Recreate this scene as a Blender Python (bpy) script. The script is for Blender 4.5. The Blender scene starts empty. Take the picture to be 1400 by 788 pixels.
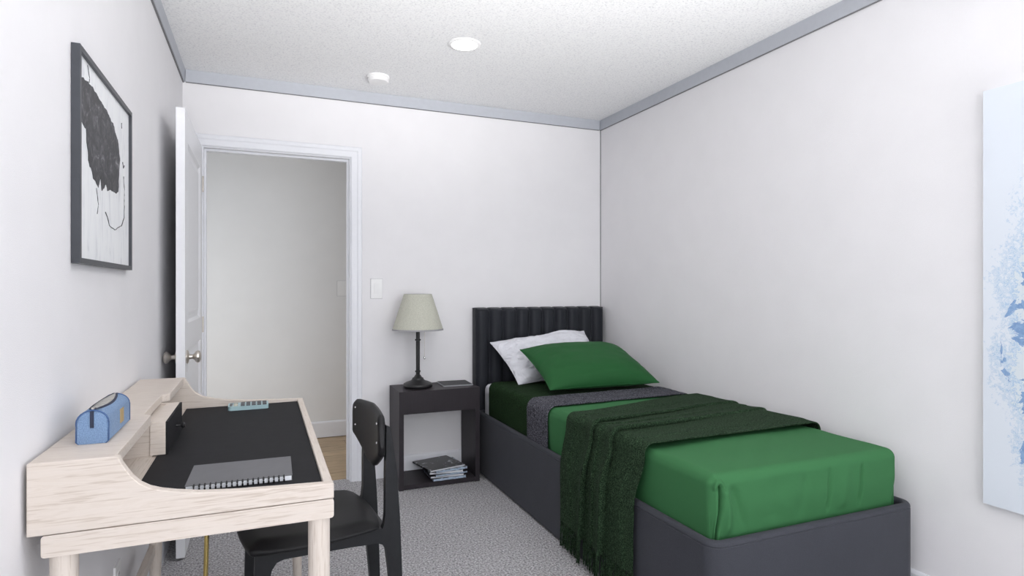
import bpy, bmesh, math, random
from mathutils import Vector, Matrix, noise

random.seed(7)
S = bpy.context.scene
C = S.collection
PI = math.pi

# ------------------------------------------------------------------ camera
cam_d = bpy.data.cameras.new('camera')
cam = bpy.data.objects.new('camera', cam_d); C.objects.link(cam)
cam.location = (0, 0, 1.207)
cam.rotation_euler = (PI/2, 0, -math.radians(22.63))
cam_d.sensor_width = 36; cam_d.lens = 818/1400*36
cam_d.clip_start = 0.02; cam_d.clip_end = 60
S.camera = cam

# ------------------------------------------------------------------ world, colour, lights
S.view_settings.view_transform = 'Standard'; S.view_settings.look = 'None'
S.view_settings.gamma = 1; S.view_settings.use_curve_mapping = False
S.view_settings.exposure = 0.0
W = bpy.data.worlds.new('daylight'); S.world = W; W.use_nodes = True
wb = W.node_tree.nodes['Background']
wb.inputs['Color'].default_value = (0.85, 0.92, 1.0, 1); wb.inputs['Strength'].default_value = 1.0

def area(name, loc, rot, sx, sy, power, color=(1, 1, 1), shape='RECTANGLE', spread=PI):
    d = bpy.data.lights.new(name, 'AREA'); d.shape = shape; d.size = sx
    if shape in ('RECTANGLE', 'ELLIPSE'): d.size_y = sy
    d.energy = power; d.color = color; d.spread = spread
    o = bpy.data.objects.new(name, d); C.objects.link(o)
    o.location = loc; o.rotation_euler = rot
    return o
# daylight entering through the window in the wall behind the camera
PW = dict(win=56, low=26, down=2.2, near=1.5, rear=1.5, hall=0.6)
area('window_daylight', (0.945, -1.70, 1.35), (math.radians(90), 0, 0), 2.5, 1.8, PW['win'], (0.975, 0.98, 1.0))
area('ceiling_fill', (1.05, -1.5, 0.5), (math.radians(124), 0, math.radians(5)), 2.3, 0.5, PW['low'], (1.0, 0.98, 0.96), spread=math.radians(42))  # added upward fill that brightens the ceiling
# recessed ceiling lamps (one is in view, the others are fill added out of view)
for lx, ly, lw in ((0.942, 2.884, PW['down']), (0.942, 1.0, PW['near']), (0.942, -0.8, PW['rear'])):
    area('downlight_lamp', (lx, ly, 2.425), (0, 0, 0), 0.12, 0.12, lw, (1.0, 0.97, 0.95), 'DISK')
area('hall_fill', (0.2, 4.3, 2.38), (0, 0, 0), 1.8, 0.4, PW['hall'], (1.0, 0.98, 0.94))  # added overhead fill for the hall, no fixture behind it
for hx, hr in ((2.45, 90), (-1.05, -90)):      # fill lights added at the two closed ends of the hall
    area('hall_end_fill', (hx, 4.5, 0.95), (0, math.radians(hr), 0), 1.5, 0.9, 5, (1.0, 0.99, 0.96))

# ------------------------------------------------------------------ materials
def new_mat(name):
    m = bpy.data.materials.new(name); m.use_nodes = True
    nt = m.node_tree; b = nt.nodes['Principled BSDF']
    return m, nt, b
def coords(nt, scale=(1, 1, 1), rot=(0, 0, 0), kind='Object'):
    tc = nt.nodes.new('ShaderNodeTexCoord'); mp = nt.nodes.new('ShaderNodeMapping')
    nt.links.new(tc.outputs[kind], mp.inputs['Vector'])
    mp.inputs['Scale'].default_value = scale; mp.inputs['Rotation'].default_value = rot
    return mp.outputs['Vector']
def noise_node(nt, vec, scale, detail=3, rough=0.55, dist=0.0):
    n = nt.nodes.new('ShaderNodeTexNoise'); nt.links.new(vec, n.inputs['Vector'])
    n.inputs['Scale'].default_value = scale; n.inputs['Detail'].default_value = detail
    n.inputs['Roughness'].default_value = rough; n.inputs['Distortion'].default_value = dist
    return n.outputs['Fac']
def ramp(nt, fac, stops, interp='LINEAR'):
    r = nt.nodes.new('ShaderNodeValToRGB'); nt.links.new(fac, r.inputs['Fac'])
    r.color_ramp.interpolation = interp
    el = r.color_ramp.elements
    while len(el) < len(stops): el.new(0.5)
    for e, (p, c) in zip(el, stops):
        e.position = p; e.color = (*c, 1) if len(c) == 3 else c
    return r.outputs['Color']
def bump(nt, b, h, strength, dist=0.01):
    n = nt.nodes.new('ShaderNodeBump'); nt.links.new(h, n.inputs['Height'])
    n.inputs['Strength'].default_value = strength; n.inputs['Distance'].default_value = dist
    nt.links.new(n.outputs['Normal'], b.inputs['Normal'])
def fmath(nt, op, a, b=None, v=None):
    n = nt.nodes.new('ShaderNodeMath'); n.operation = op
    nt.links.new(a, n.inputs[0])
    if b is not None: nt.links.new(b, n.inputs[1])
    if v is not None: n.inputs[1].default_value = v
    return n.outputs[0]

def plain(name, col, rough=0.5, metal=0.0, var=0.06, nscale=40, bmp=0.0, bscale=300, spec=0.5, sheen=0.0):
    m, nt, b = new_mat(name)
    v = coords(nt)
    f = noise_node(nt, v, nscale, 3)
    lo = tuple(max(0, c*(1-var)) for c in col); hi = tuple(min(1, c*(1+var)) for c in col)
    nt.links.new(ramp(nt, f, [(0.3, lo), (0.7, hi)]), b.inputs['Base Color'])
    b.inputs['Roughness'].default_value = rough; b.inputs['Metallic'].default_value = metal
    b.inputs['Specular IOR Level'].default_value = spec
    if sheen: b.inputs['Sheen Weight'].default_value = sheen; b.inputs['Sheen Roughness'].default_value = 0.5
    if bmp: bump(nt, b, noise_node(nt, v, bscale, 2), bmp, 0.002)
    return m

M = {}
M['wall'] = plain('wall_paint', (0.848, 0.838, 0.855), 0.75, var=0.012, nscale=6, bmp=0.25, bscale=420, spec=0.25)
M['hall'] = plain('hall_paint', (0.80, 0.80, 0.80), 0.75, var=0.012, nscale=6, bmp=0.2, bscale=420, spec=0.25)
M['trim'] = plain('white_trim_paint', (0.83, 0.84, 0.88), 0.4, var=0.01, spec=0.4)
M['crown'] = plain('shaded_white_trim_paint', (0.50, 0.52, 0.565), 0.5, var=0.02, spec=0.3)  # white trim with its shade put into the grey base colour
M['gap'] = plain('dark_joint', (0.2, 0.2, 0.21), 0.8)
M['door'] = plain('white_door_paint', (0.88, 0.885, 0.915), 0.35, var=0.01, spec=0.4)
M['plastic'] = plain('white_plastic', (0.86, 0.86, 0.86), 0.35, var=0.01)
M['nickel'] = plain('brushed_nickel', (0.62, 0.58, 0.53), 0.3, 1.0)
M['brass'] = plain('brass', (0.62, 0.48, 0.18), 0.25, 1.0)
M['black'] = plain('black_metal', (0.012, 0.012, 0.013), 0.4)
M['chair'] = plain('black_painted_wood', (0.012, 0.013, 0.015), 0.42, var=0.15, spec=0.35)
M['frame'] = plain('charcoal_frame', (0.042, 0.046, 0.055), 0.4)
M['chrome'] = plain('chrome', (0.85, 0.85, 0.85), 0.12, 1.0)
M['paper'] = plain('paper', (0.80, 0.82, 0.86), 0.7, bmp=0.3, bscale=200)
M['bluepaper'] = plain('pale_blue_paper', (0.45, 0.55, 0.68), 0.6, var=0.2, nscale=90)
M['greycover'] = plain('grey_card', (0.13, 0.13, 0.14), 0.55, var=0.04)
M['teal'] = plain('pale_teal_plastic', (0.36, 0.52, 0.55), 0.35, var=0.02)
M['key'] = plain('dark_key_plastic', (0.035, 0.04, 0.05), 0.35)
M['lcd'] = plain('beige_display', (0.42, 0.42, 0.33), 0.25)
M['navy'] = plain('navy_tape', (0.02, 0.028, 0.06), 0.7)
M['tan'] = plain('tan_leather_patch', (0.46, 0.33, 0.16), 0.6)
M['white_cloth'] = plain('white_cotton', (0.78, 0.785, 0.84), 0.85, var=0.03, bmp=0.2, bscale=700, sheen=0.2)
M['creased'] = plain('creased_white_cotton', (0.78, 0.785, 0.84), 0.85, var=0.02)
_nt = M['creased'].node_tree
_f = noise_node(_nt, coords(_nt, (1.0, 2.6, 2.6), (0.3, 0.5, 0.2)), 4.5, 2, 0.5, 2.0)
bump(_nt, _nt.nodes['Principled BSDF'], _f, 0.6, 0.05)
M['tablet'] = plain('dark_slate_cover', (0.03, 0.032, 0.035), 0.6, var=0.25, nscale=120)
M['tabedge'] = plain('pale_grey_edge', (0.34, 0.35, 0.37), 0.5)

def mk_ceiling():
    m, nt, b = new_mat('stippled_ceiling')
    v = coords(nt)
    f = noise_node(nt, v, 105, 4, 0.7)
    nt.links.new(ramp(nt, f, [(0.36, (0.72, 0.725, 0.75)), (0.46, (0.88, 0.885, 0.895)), (0.62, (0.92, 0.925, 0.93))]), b.inputs['Base Color'])
    b.inputs['Roughness'].default_value = 0.9; b.inputs['Specular IOR Level'].default_value = 0.1
    bump(nt, b, f, 0.55, 0.006)
    return m
M['ceiling'] = mk_ceiling()

def mk_carpet():
    m, nt, b = new_mat('grey_loop_carpet')
    v = coords(nt)
    f = noise_node(nt, v, 110, 3, 0.75)
    g = noise_node(nt, v, 2.2, 2)
    vo = nt.nodes.new('ShaderNodeTexVoronoi'); nt.links.new(v, vo.inputs['Vector']); vo.inputs['Scale'].default_value = 130
    c1 = ramp(nt, f, [(0.34, (0.17, 0.165, 0.172)), (0.47, (0.45, 0.44, 0.455)), (0.56, (0.62, 0.61, 0.63)), (0.68, (0.92, 0.91, 0.93))])
    mx = nt.nodes.new('ShaderNodeMixRGB'); mx.blend_type = 'MULTIPLY'; mx.inputs['Fac'].default_value = 0.3
    nt.links.new(c1, mx.inputs['Color1']); nt.links.new(ramp(nt, g, [(0.3, (0.75, 0.75, 0.75)), (0.7, (1, 1, 1))]), mx.inputs['Color2'])
    nt.links.new(mx.outputs['Color'], b.inputs['Base Color'])
    b.inputs['Roughness'].default_value = 1.0; b.inputs['Specular IOR Level'].default_value = 0.05
    h = fmath(nt, 'SUBTRACT', f, vo.outputs['Distance'])
    bump(nt, b, h, 0.8, 0.008)
    return m
M['carpet'] = mk_carpet()

def mk_wood(name, light, dark, axis='x', scale=1.0, rough=0.45, contrast=1.0, bstr=0.12):
    m, nt, b = new_mat(name)
    sc = {'x': (1.6, 16, 16), 'y': (16, 1.6, 16), 'z': (16, 16, 1.6)}[axis]
    v = coords(nt, tuple(s*scale for s in sc))
    a = noise_node(nt, v, 2.2, 4, 0.6, 1.2)
    sc2 = {'x': (5, 120, 120), 'y': (120, 5, 120), 'z': (120, 120, 5)}[axis]
    v2 = coords(nt, tuple(s*scale for s in sc2))
    p = noise_node(nt, v2, 2.0, 2, 0.6)
    mid = tuple((l+d)/2 for l, d in zip(light, dark)) if light[0] > .2 else tuple(l*.85 for l in light)
    c1 = ramp(nt, a, [(0.30, tuple(.4*a_+.6*b_ for a_, b_ in zip(mid, light))), (0.42, light), (0.50, tuple(.5*a_+.5*b_ for a_, b_ in zip(mid, light))), (0.53, light), (0.72, tuple(x*0.95 for x in light))])
    c2 = ramp(nt, p, [(0.36, dark), (0.44, (1, 1, 1))])
    mx = nt.nodes.new('ShaderNodeMixRGB'); mx.blend_type = 'MULTIPLY'; mx.inputs['Fac'].default_value = 0.34*contrast
    nt.links.new(c1, mx.inputs['Color1']); nt.links.new(c2, mx.inputs['Color2'])
    nt.links.new(mx.outputs['Color'], b.inputs['Base Color'])
    b.inputs['Roughness'].default_value = rough; b.inputs['Specular IOR Level'].default_value = 0.16
    bump(nt, b, p, bstr, 0.002)
    return m
OAKL, OAKD = (0.69, 0.62, 0.56), (0.56, 0.48, 0.41)
M['oak_x'] = mk_wood('pale_limed_oak', OAKL, OAKD, 'x')
M['oak_y'] = mk_wood('pale_limed_oak_lengthwise', OAKL, OAKD, 'y')
M['oak_z'] = mk_wood('pale_limed_oak_upright', OAKL, OAKD, 'z')
M['desktop'] = plain('black_desk_mat', (0.020, 0.020, 0.022), 0.6, var=0.08, spec=0.08)
M['espresso'] = mk_wood('espresso_veneer', (0.038, 0.033, 0.038), (0.6, 0.6, 0.6), 'z', 1.0, 0.45, 0.5, 0.05)

def mk_planks():
    m, nt, b = new_mat('hall_oak_planks')
    v = coords(nt, (1, 1, 1))
    br = nt.nodes.new('ShaderNodeTexBrick'); nt.links.new(v, br.inputs['Vector'])
    br.inputs['Scale'].default_value = 1.0; br.inputs['Brick Width'].default_value = 1.2; br.inputs['Row Height'].default_value = 0.14
    br.inputs['Mortar Size'].default_value = 0.0018
    br.inputs['Color1'].default_value = (0.56, 0.43, 0.28, 1); br.inputs['Color2'].default_value = (0.46, 0.345, 0.22, 1)
    br.inputs['Mortar'].default_value = (0.12, 0.085, 0.05, 1)
    g = noise_node(nt, coords(nt, (2, 26, 10)), 3, 4, 0.65, 0.8)
    mx = nt.nodes.new('ShaderNodeMixRGB'); mx.blend_type = 'MULTIPLY'; mx.inputs['Fac'].default_value = 0.8
    nt.links.new(br.outputs['Color'], mx.inputs['Color1']); nt.links.new(ramp(nt, g, [(0.3, (0.5, 0.46, 0.4)), (0.6, (1.05, 1.0, 0.95))]), mx.inputs['Color2'])
    nt.links.new(mx.outputs['Color'], b.inputs['Base Color']); b.inputs['Roughness'].default_value = 0.4
    return m
M['planks'] = mk_planks()

def mk_fabric(name, lo, hi, scale=600, rough=0.9, b_s=0.4, sheen=0.3, blot=0.0, stops=(0.38, 0.62), det=2):
    m, nt, b = new_mat(name)
    v = coords(nt)
    f = noise_node(nt, v, scale, det, 0.7)
    c = ramp(nt, f, [(stops[0], lo), (stops[1], hi)])
    if blot:
        g = noise_node(nt, v, 9, 3)
        mx = nt.nodes.new('ShaderNodeMixRGB'); mx.blend_type = 'MULTIPLY'; mx.inputs['Fac'].default_value = blot
        nt.links.new(c, mx.inputs['Color1']); nt.links.new(ramp(nt, g, [(0.3, (0.6, 0.6, 0.6)), (0.7, (1.1, 1.1, 1.1))]), mx.inputs['Color2'])
        c = mx.outputs['Color']
    nt.links.new(c, b.inputs['Base Color'])
    b.inputs['Roughness'].default_value = rough; b.inputs['Specular IOR Level'].default_value = 0.14
    b.inputs['Sheen Weight'].default_value = sheen; b.inputs['Sheen Roughness'].default_value = 0.45
    bump(nt, b, f, b_s, 0.003)
    return m
M['bedfab'] = mk_fabric('charcoal_upholstery', (0.040, 0.042, 0.051), (0.060, 0.063, 0.076), 900, 0.62, 0.15, 0.06, 0.15)
M['headfab'] = mk_fabric('dark_upholstery', (0.018, 0.020, 0.025), (0.027, 0.029, 0.036), 900, 0.42, 0.12, 0.03, 0.1)
M['headfab'].node_tree.nodes['Principled BSDF'].inputs['Specular IOR Level'].default_value = 0.16
M['green'] = mk_fabric('green_satin_cotton', (0.042, 0.152, 0.058), (0.046, 0.162, 0.063), 900, 0.8, 0.04, 0.0)
M['greenpil'] = mk_fabric('deep_green_cotton', (0.018, 0.095, 0.028), (0.021, 0.103, 0.032), 900, 0.6, 0.04, 0.02)
M['dkgreen'] = mk_fabric('dark_green_blanket_wool', (0.003, 0.010, 0.003), (0.018, 0.046, 0.015), 190, 1.0, 0.5, 0.0)
M['throw'] = mk_fabric('forest_green_boucle_wool', (0.005, 0.014, 0.006), (0.066, 0.116, 0.064), 210, 1.0, 0.45, 0.0, 0.2, (0.42, 0.74))
M['greyknit'] = mk_fabric('grey_knit', (0.016, 0.016, 0.022), (0.20, 0.20, 0.235), 150, 1.0, 0.8, 0.0, 0, (0.38, 0.74))
M['leather'] = plain('black_leather', (0.007, 0.007, 0.008), 0.48, var=0.1, bmp=0.25, bscale=500, spec=0.3)
M['shade'] = mk_fabric('natural_linen_shade', (0.46, 0.46, 0.39), (0.62, 0.62, 0.54), 350, 0.9, 0.2, 0.1)
M['shadetrim'] = plain('grey_shade_tape', (0.33, 0.33, 0.34), 0.8)
M['denim'] = mk_fabric('blue_canvas', (0.16, 0.25, 0.41), (0.23, 0.34, 0.52), 420, 0.85, 0.5, 0.1)
M['denim_dk'] = plain('dark_blue_piping', (0.06, 0.12, 0.27), 0.7)
M['lining'] = plain('grey_lining', (0.40, 0.39, 0.37), 0.8, var=0.2, nscale=120)

def mk_emit(name, col, s):
    m, nt, b = new_mat(name)
    b.inputs['Base Color'].default_value = (*col, 1)
    b.inputs['Emission Color'].default_value = (*col, 1); b.inputs['Emission Strength'].default_value = s
    f = noise_node(nt, coords(nt), 30); nt.links.new(ramp(nt, f, [(0.0, col), (1.0, col)]), b.inputs['Base Color'])
    return m
M['lamp'] = mk_emit('lit_diffuser', (1.0, 0.99, 0.97), 3.0)

def mk_canvas_blue():
    m, nt, b = new_mat('blue_flecked_canvas')
    tc = nt.nodes.new('ShaderNodeTexCoord'); sep = nt.nodes.new('ShaderNodeSeparateXYZ')
    nt.links.new(tc.outputs['Object'], sep.inputs[0])
    v = coords(nt)
    fine = noise_node(nt, v, 60, 4, 0.75, 0.6)
    mid = noise_node(nt, v, 10, 6, 0.62, 0.5)
    big = noise_node(nt, coords(nt, (1, 1.6, 0.9)), 5.0, 2, 0.5)
    # a loose vertical band of paint a hand's width in from the canvas edge, fading out towards top and bottom
    dy = fmath(nt, 'ABSOLUTE', fmath(nt, 'ADD', sep.outputs['Y'], v=0.135))
    band = fmath(nt, 'MULTIPLY', dy, v=-2.6)
    zz = fmath(nt, 'ABSOLUTE', fmath(nt, 'ADD', sep.outputs['Z'], v=-0.56))
    zb = fmath(nt, 'MULTIPLY', fmath(nt, 'POWER', zz, v=2.0), v=-0.95)
    dens = fmath(nt, 'ADD', band, zb)
    a = fmath(nt, 'ADD', fmath(nt, 'ADD', dens, fmath(nt, 'MULTIPLY', fine, v=0.7)), fmath(nt, 'MULTIPLY', big, v=0.5))
    c1 = ramp(nt, a, [(0.34, (0.74, 0.79, 0.86)), (0.38, (0.52, 0.64, 0.78)), (0.41, (0.74, 0.79, 0.85)), (0.45, (0.36, 0.54, 0.74)), (0.49, (0.70, 0.76, 0.81))])
    bl = fmath(nt, 'ADD', fmath(nt, 'MULTIPLY', dens, v=0.8), mid)
    mask = ramp(nt, bl, [(0.445, (0, 0, 0)), (0.455, (1, 1, 1))])
    mx = nt.nodes.new('ShaderNodeMixRGB'); nt.links.new(mask, mx.inputs['Fac'])
    nt.links.new(c1, mx.inputs['Color1'])
    nt.links.new(ramp(nt, fine, [(0.4, (0.20, 0.33, 0.57)), (0.6, (0.27, 0.42, 0.65))]), mx.inputs['Color2'])
    nt.links.new(mx.outputs['Color'], b.inputs['Base Color']); b.inputs['Roughness'].default_value = 0.8
    bump(nt, b, fine, 0.2, 0.002)
    return m
M['canvas_blue'] = mk_canvas_blue()
def mk_white_art():
    m, nt, b = new_mat('white_brushed_paint')
    f = noise_node(nt, coords(nt, (1, 14, 3)), 2.5, 4, 0.6, 0.8)
    nt.links.new(ramp(nt, f, [(0.28, (0.66, 0.67, 0.70)), (0.42, (0.84, 0.85, 0.87)), (0.6, (0.88, 0.89, 0.90))]), b.inputs['Base Color'])
    b.inputs['Roughness'].default_value = 0.6
    return m
M['art_white'] = mk_white_art()
def mk_black_art():
    m, nt, b = new_mat('black_brushed_paint')
    f = noise_node(nt, coords(nt, (1, 1, 1)), 26, 6, 0.75, 1.0)
    nt.links.new(ramp(nt, f, [(0.35, (0.010, 0.010, 0.012)), (0.50, (0.028, 0.028, 0.032)), (0.60, (0.09, 0.09, 0.10)), (0.70, (0.34, 0.34, 0.35))]), b.inputs['Base Color'])
    b.inputs['Roughness'].default_value = 0.5
    return m
M['art_black'] = mk_black_art()
def mk_mag(name, dark, light, th):
    m, nt, b = new_mat(name)
    f = noise_node(nt, coords(nt), 22, 3, 0.6, 0.6)
    nt.links.new(ramp(nt, f, [(th, dark), (th+0.03, light), (th+0.12, tuple(min(1, x*1.5) for x in light))]), b.inputs['Base Color'])
    b.inputs['Roughness'].default_value = 0.3
    return m
M['mag_black'] = mk_mag('black_glossy_cover', (0.008, 0.008, 0.010), (0.30, 0.32, 0.34), 0.61)
M['mag_blue'] = mk_mag('blue_grey_glossy_cover', (0.05, 0.06, 0.08), (0.35, 0.42, 0.5), 0.52)
M['mag_dark'] = mk_mag('dark_glossy_cover', (0.02, 0.02, 0.03), (0.18, 0.2, 0.24), 0.6)

# ------------------------------------------------------------------ helpers
def obj(name, bm, mat, parent=None, smooth=False, loc=None, bev=0.0, seg=2, keep=False):
    if bev:
        bmesh.ops.bevel(bm, geom=[e for e in bm.edges if e.is_manifold and e.calc_face_angle(0) > 0.6], offset=bev, segments=seg, profile=0.6, affect='EDGES', clamp_overlap=True)
    bmesh.ops.recalc_face_normals(bm, faces=bm.faces)
    me = bpy.data.meshes.new(name); bm.to_mesh(me); bm.free()
    for mm in (mat if isinstance(mat, (list, tuple)) else [mat]): me.materials.append(mm)
    o = bpy.data.objects.new(name, me); C.objects.link(o)
    if smooth:
        me.polygons.foreach_set('use_smooth', [True]*len(me.polygons))
        if smooth != 'all':
            me.set_sharp_from_angle(angle=math.radians(38))
    if parent: o.parent = parent
    if loc: o.location = loc
    return o
def box(bm, x0, x1, y0, y1, z0, z1):
    vs = [bm.verts.new(p) for p in ((x0,y0,z0),(x1,y0,z0),(x1,y1,z0),(x0,y1,z0),(x0,y0,z1),(x1,y0,z1),(x1,y1,z1),(x0,y1,z1))]
    for f in ((0,3,2,1),(4,5,6,7),(0,1,5,4),(1,2,6,5),(2,3,7,6),(3,0,4,7)): bm.faces.new([vs[i] for i in f])
    return vs
def boxbm(*a):
    bm = bmesh.new(); box(bm, *a); return bm
def prism(pts, axis, a0, a1, bm=None):
    """extrude a closed 2-D outline along an axis; pts are the two other coordinates in order"""
    bm = bm or bmesh.new()
    def mk(p, a):
        if axis == 'x': return (a, p[0], p[1])
        if axis == 'y': return (p[0], a, p[1])
        return (p[0], p[1], a)
    A = [bm.verts.new(mk(p, a0)) for p in pts]; B = [bm.verts.new(mk(p, a1)) for p in pts]
    n = len(pts)
    bm.faces.new(A); bm.faces.new(B[::-1])
    for i in range(n): bm.faces.new((A[i], B[i], B[(i+1) % n], A[(i+1) % n]))
    return bm
def lathe(prof, cx=0, cy=0, n=32, bm=None):
    bm = bm or bmesh.new()
    rings = []
    for r, z in prof:
        rings.append([bm.verts.new((cx+r*math.cos(2*PI*k/n), cy+r*math.sin(2*PI*k/n), z)) for k in range(n)])
    for a, b in zip(rings, rings[1:]):
        for k in range(n): bm.faces.new((a[k], a[(k+1) % n], b[(k+1) % n], b[k]))
    bm.faces.new(rings[0][::-1]); bm.faces.new(rings[-1])
    return bm
def tube(pts, r, n=10, bm=None, closed=False):
    bm = bm or bmesh.new()
    pts = [Vector(p) for p in pts]; rings = []
    for i, p in enumerate(pts):
        a = pts[i-1] if i else (pts[-1] if closed else p); b = pts[(i+1) % len(pts)] if (i < len(pts)-1 or closed) else p
        t = (b-a).normalized()
        u = t.cross(Vector((0, 0, 1)))
        if u.length < 0.05: u = t.cross(Vector((0, 1, 0)))
        u.normalize(); w = t.cross(u)
        rr = r[i] if isinstance(r, (list, tuple)) else r
        rings.append([bm.verts.new(p+u*rr*math.cos(2*PI*k/n)+w*rr*math.sin(2*PI*k/n)) for k in range(n)])
    prs = list(zip(rings, rings[1:]))
    if closed: prs.append((rings[-1], rings[0]))
    for a, b in prs:
        for k in range(n): bm.faces.new((a[k], a[(k+1) % n], b[(k+1) % n], b[k]))
    if not closed: bm.faces.new(rings[0][::-1]); bm.faces.new(rings[-1])
    return bm
def grid(fn, nu, nv, bm=None):
    bm = bm or bmesh.new()
    V = [[bm.verts.new(fn(i/nu, j/nv)) for j in range(nv+1)] for i in range(nu+1)]
    for i in range(nu):
        for j in range(nv): bm.faces.new((V[i][j], V[i+1][j], V[i+1][j+1], V[i][j+1]))
    return bm
def thing(name, label, cat, loc=(0, 0, 0), rotz=0, group=None):
    o = bpy.data.objects.new(name, None); C.objects.link(o)
    o.empty_display_size = 0.1; o.location = loc; o.rotation_euler = (0, 0, rotz)
    o['label'] = label; o['category'] = cat
    if group: o['group'] = group
    return o
def tag(o, label, cat, group=None):
    o['label'] = label; o['category'] = cat
    if group: o['group'] = group
    return o
def struct(o):
    o['kind'] = 'structure'; return o
def solid(o, t, off=-1):
    md = o.modifiers.new('thickness', 'SOLIDIFY'); md.thickness = t; md.offset = off
def subsurf(o, n=1):
    md = o.modifiers.new('smooth', 'SUBSURF'); md.levels = n; md.render_levels = n
def rrect(x0, x1, y0, y1, r, n=6):
    out = []
    for cx, cy, a in ((x1-r, y1-r, 0), (x0+r, y1-r, 90), (x0+r, y0+r, 180), (x1-r, y0+r, 270)):
        for k in range(n+1):
            t = math.radians(a+90*k/n); out.append((cx+r*math.cos(t), cy+r*math.sin(t)))
    return out
def fbm(p, s, o=3): return noise.fractal(Vector(p)*s, 1.0, 2.0, o)
def sstep(a, b, x):
    t = max(0, min(1, (x-a)/(b-a))); return t*t*(3-2*t)
def gs(x, w): return math.exp(-(x/w)**2)

# ------------------------------------------------------------------ room shell
XL, XR, YB, YF, H = -0.417, 2.308, 3.833, -1.8, 2.44
WT = 0.115
OX0, OX1, OZ = -0.327, 0.516, 2.028        # rough opening of the doorway
struct(obj('floor', boxbm(XL-.1, XR+.1, YF-.1, YB+.06, -.1, 0), M['carpet']))
struct(obj('floor_hall', boxbm(-1.2, 2.6, YB+.06, 5.17, -.1, -0.004), M['planks']))
struct(obj('ceiling', boxbm(XL-.1, XR+.1, YF-.1, YB+.1, H, H+.1), M['ceiling']))
struct(obj('ceiling_hall', boxbm(-1.2, 2.6, YB+WT, 5.17, H, H+.1), M['hall']))
struct(obj('wall_left', boxbm(XL-.1, XL, YF-.1, YB, 0, H), M['wall']))
struct(obj('wall_right', boxbm(XR, XR+.1, YF-.1, YB+WT, 0, H), M['wall']))
bm = bmesh.new()
box(bm, XL-.1, OX0, YB, YB+WT, 0, H); box(bm, OX1, XR, YB, YB+WT, 0, H); box(bm, OX0, OX1, YB, YB+WT, OZ, H)
struct(obj('wall_back', bm, M['wall']))
bm = bmesh.new()
box(bm, XL-.1, -0.3, YF-.1, YF, 0, H); box(bm, 2.2, XR+.1, YF-.1, YF, 0, H)
box(bm, -0.3, 2.2, YF-.1, YF, 0, 0.4); box(bm, -0.3, 2.2, YF-.1, YF, 2.25, H)
struct(obj('wall_front', bm, M['wall']))
bm = bmesh.new()
for a in ((-0.3, -0.24, .4, 2.25), (2.14, 2.2, .4, 2.25), (.92, .98, .4, 2.25)): box(bm, a[0], a[1], YF-.08, YF-.03, a[2], a[3])
for z in (.4, 2.19): box(bm, -0.24, 2.14, YF-.08, YF-.03, z, z+.06)
w = struct(obj('window_1', bm, M['trim']))
struct(obj('wall_hall', boxbm(-1.2, 2.6, 5.058, 5.17, 0, H), M['hall']))
struct(obj('wall_hall_left', boxbm(-1.2, -1.1, YB+WT, 5.058, 0, H), M['hall']))
struct(obj('wall_hall_right', boxbm(2.5, 2.6, YB+WT, 5.058, 0, H), M['hall']))

# baseboards
def bb_profile(h=.128, t=.013):
    return [(0, 0), (t, 0), (t, h-.012), (t-.004, h-.004), (t-.008, h), (0, h)]
struct(obj('baseboard_right', prism([(XR-p, z) for p, z in bb_profile()], 'y', YF, YB-.014), M['trim']))
struct(obj('baseboard_left', prism([(XL+p, z) for p, z in bb_profile()], 'y', YF, YB-.014), M['trim']))
struct(obj('baseboard_back', prism([(YB-p, z) for p, z in bb_profile()], 'x', .58, XR), M['trim']))
struct(obj('baseboard_hall', prism([(5.058-p, z) for p, z in bb_profile()], 'x', -1.1, 2.5), M['trim']))
# ceiling trim: flat board with a thin shadow joint along its lower edge
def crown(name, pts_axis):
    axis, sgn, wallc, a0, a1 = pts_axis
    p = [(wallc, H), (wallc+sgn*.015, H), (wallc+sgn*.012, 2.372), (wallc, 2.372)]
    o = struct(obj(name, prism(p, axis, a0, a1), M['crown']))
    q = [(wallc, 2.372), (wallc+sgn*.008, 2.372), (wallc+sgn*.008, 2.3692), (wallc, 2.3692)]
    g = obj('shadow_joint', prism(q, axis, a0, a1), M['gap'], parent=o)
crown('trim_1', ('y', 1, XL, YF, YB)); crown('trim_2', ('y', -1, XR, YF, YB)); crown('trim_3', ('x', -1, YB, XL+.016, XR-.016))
struct(obj('corner_strip', boxbm(XR-.004, XR, YB-.004, YB, .128, 2.368), M['gap']))  # narrow dark grey strip up the back right corner

# doorway: jamb and stepped casing
bm = bmesh.new()
box(bm, OX0, -0.312, YB, YB+WT, 0, OZ-.015); box(bm, .501, OX1, YB, YB+WT, 0, OZ-.015); box(bm, OX0, OX1, YB, YB+WT, OZ-.015, OZ)
box(bm, -0.312, -0.300, YB+.04, YB+.075, 0, 2.001); box(bm, .489, .501, YB+.04, YB+.075, 0, 2.001); box(bm, -0.312, .501, YB+.04, YB+.075, 2.001, 2.013)
struct(obj('trim_5', bm, M['trim']))
def casing(yw, s, name):
    bm = bmesh.new()
    # mitred frame: profile steps listed as (distance from opening, projection)
    steps = [(.006, 0), (.006, .010), (.012, .014), (.042, .014), (.050, .018), (.068, .018), (.074, .012), (.074, 0)]
    cols = []
    for d, p in steps:
        y = yw - s*p
        cols.append([bm.verts.new(v) for v in ((-0.312-d, y, 0), (-0.312-d, y, 2.013+d), (.501+d, y, 2.013+d), (.501+d, y, 0))])
    for a, b in zip(cols, cols[1:]):
        for k in range(3): bm.faces.new((a[k], a[k+1], b[k+1], b[k]))
    for k in (0, 3): bm.faces.new([c[k] for c in cols])
    for k in range(3): bm.faces.new((cols[0][k], cols[0][k+1], cols[-1][k+1], cols[-1][k]))
    struct(obj(name, bm, M['trim']))
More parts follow.
